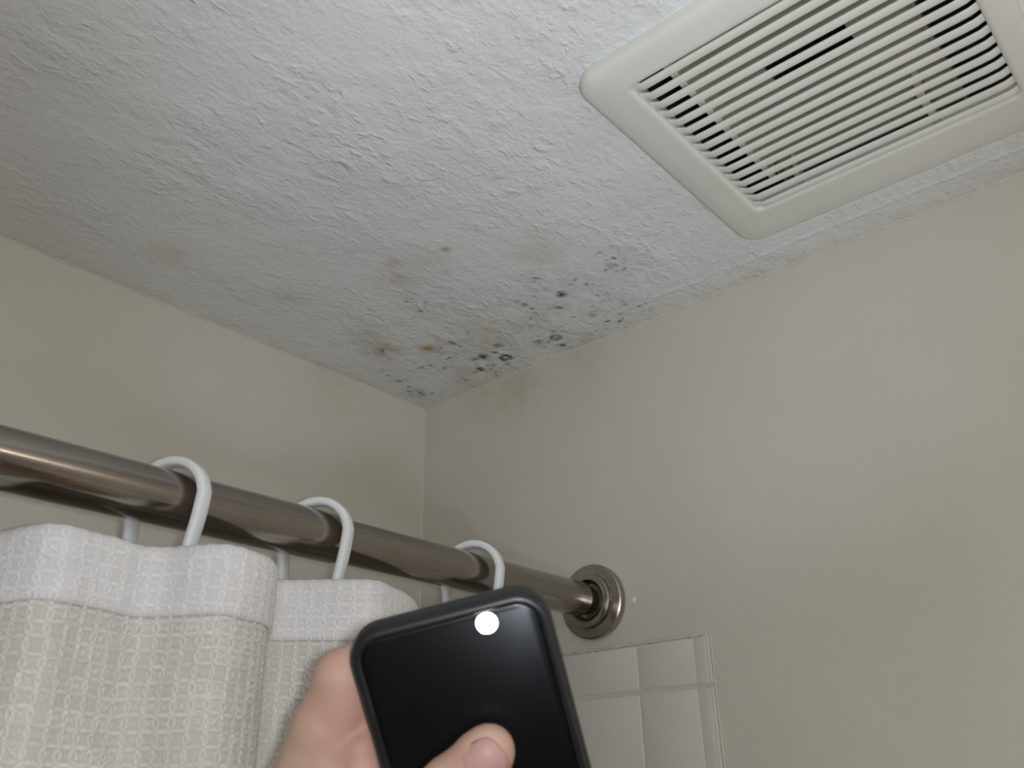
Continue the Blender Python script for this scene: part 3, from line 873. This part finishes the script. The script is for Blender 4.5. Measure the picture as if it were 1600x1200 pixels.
def surface_nets(F, lo, vox):
    nx_, ny_, nz_ = F.shape
    ins = F < 0
    acc = np.zeros((nx_ - 1, ny_ - 1, nz_ - 1, 3), np.float32); cnt = np.zeros((nx_ - 1, ny_ - 1, nz_ - 1), np.float32)
    cs = [(i, j, k) for i in (0, 1) for j in (0, 1) for k in (0, 1)]
    sub = lambda A, c: A[c[0]:nx_ - 1 + c[0], c[1]:ny_ - 1 + c[1], c[2]:nz_ - 1 + c[2]]
    for c in cs:
        for axq in range(3):
            if c[axq] == 1: continue
            c2 = list(c); c2[axq] = 1
            f0, f1 = sub(F, c), sub(F, c2)
            m = (f0 < 0) != (f1 < 0)
            t = np.where(m, f0 / np.where(m, f0 - f1, 1), 0)
            for q in range(3):
                acc[..., q] += np.where(m, c[q] + (t if q == axq else 0), 0)
            cnt += m
    cell = cnt > 0
    idx = np.full(cell.shape, -1, np.int64); idx[cell] = np.arange(cell.sum())
    w = np.argwhere(cell)
    V = (w + acc[cell] / cnt[cell][:, None]) * vox + lo
    faces = []
    for axq in range(3):
        o1, o2 = [q for q in range(3) if q != axq]
        s0 = [slice(1, -1)] * 3; s0[axq] = slice(0, -1); s1 = [slice(1, -1)] * 3; s1[axq] = slice(1, None)
        a, b = ins[tuple(s0)], ins[tuple(s1)]
        e = np.argwhere(a != b)
        base = e.copy(); base[:, o1] += 1; base[:, o2] += 1
        def cellat(d1, d2):
            p = base.copy(); p[:, o1] += d1; p[:, o2] += d2
            return idx[p[:, 0], p[:, 1], p[:, 2]]
        q = np.stack([cellat(-1, -1), cellat(0, -1), cellat(0, 0), cellat(-1, 0)], -1)
        fl = a[tuple(e.T)]
        if axq == 1: fl = ~fl
        q[~fl] = q[~fl][:, ::-1]
        faces.append(q)
    return V, np.concatenate(faces)
V, Q = surface_nets(F, lo, VOX)
Q = Q[(Q >= 0).all(1)]
# relax the voxel steps
e = np.concatenate([Q[:, [0, 1]], Q[:, [1, 2]], Q[:, [2, 3]], Q[:, [3, 0]]])
e = np.concatenate([e, e[:, ::-1]])
deg = np.bincount(e[:, 0], minlength=len(V))[:, None]
for it in range(6):
    lam = 0.5 if it % 2 == 0 else -0.52
    nb = np.stack([np.bincount(e[:, 0], weights=V[e[:, 1], q], minlength=len(V)) for q in range(3)], -1)
    V = V + lam * (nb / np.maximum(deg, 1) - V)
Vm = V * mm
hand_org = PM @ Vector((0.005, 0.16, -0.04))
pm3 = np.array(PM.to_3x3()); po = np.array(PM.translation)
VW = Vm @ pm3.T + po
blush = np.zeros(len(V))
for c, r, s in [((-4, 40, -2), 16, 0.55), ((-6, 24, -10), 9, 0.3), ((33, 53, 16), 7, 0.5), ((30, 62, 20), 7, 0.45), ((48, 60, 14), 7, 0.4), ((0, 72, 18), 14, 0.2)]:
    blush = np.maximum(blush, s * np.exp(-(np.linalg.norm(V - np.array(c), axis=1) / r) ** 2))
hand = mesh_obj('person', VW - np.array(hand_org), Q, M_SKIN)
hand.location = hand_org
a = hand.data.attributes.new('blush', 'FLOAT', 'POINT'); a.data.foreach_set('value', blush.astype(np.float32))
bm = bmesh.new(); bm.from_mesh(hand.data); bmesh.ops.recalc_face_normals(bm, faces=bm.faces); bm.to_mesh(hand.data); bm.free()
hand['label'] = 'bare left hand gripping the black phone, its thumb lying on the dark back'
hand['category'] = 'person'
# thumb nail: a curved plate lying on the last joint
tip = np.array([41.5, 54.9, 9.6]); ip = np.array([26.5, 62.5, 11.4])
ta = (tip - ip) / np.linalg.norm(tip - ip)
tw = np.array([0.02, -0.30, 1.0]); tw -= ta * (tw @ ta); tw /= np.linalg.norm(tw)
tb = np.cross(tw, ta)
nu_, nv_ = 15, 15
nvs, nfs = [], []
for i in range(nu_):
    for j in range(nv_):
        s, t = -1 + 2 * i / (nu_ - 1), -1 + 2 * j / (nv_ - 1)
        # square to squircle
        sx_ = s * math.sqrt(1 - t * t / 2.6); tx_ = t * math.sqrt(1 - s * s / 2.6)
        along = 1.7 + 7.4 * sx_; ang = tx_ * 0.84 + 0.04
        Rn = 10.9 - 0.05 * max(0, along - 1) ** 1.8
        rim = 0.5 * max(abs(s), abs(t)) ** 6
        nvs.append((tip + ta * along + (tb * math.sin(ang) * 1.02 + tw * math.cos(ang)) * (Rn - rim)) * mm)
for i in range(nu_ - 1):
    for j in range(nv_ - 1):
        nfs.append((i * nv_ + j, i * nv_ + j + 1, (i + 1) * nv_ + j + 1, (i + 1) * nv_ + j))
nvw = np.array(nvs) @ pm3.T + po - np.array(hand_org)
nail = mesh_obj('thumbnail', nvw, nfs, M_NAIL, hand)
so = nail.modifiers.new('thickness', 'SOLIDIFY'); so.thickness = 0.0006; so.offset = 0
nail['label'] = 'pink glossy thumbnail'
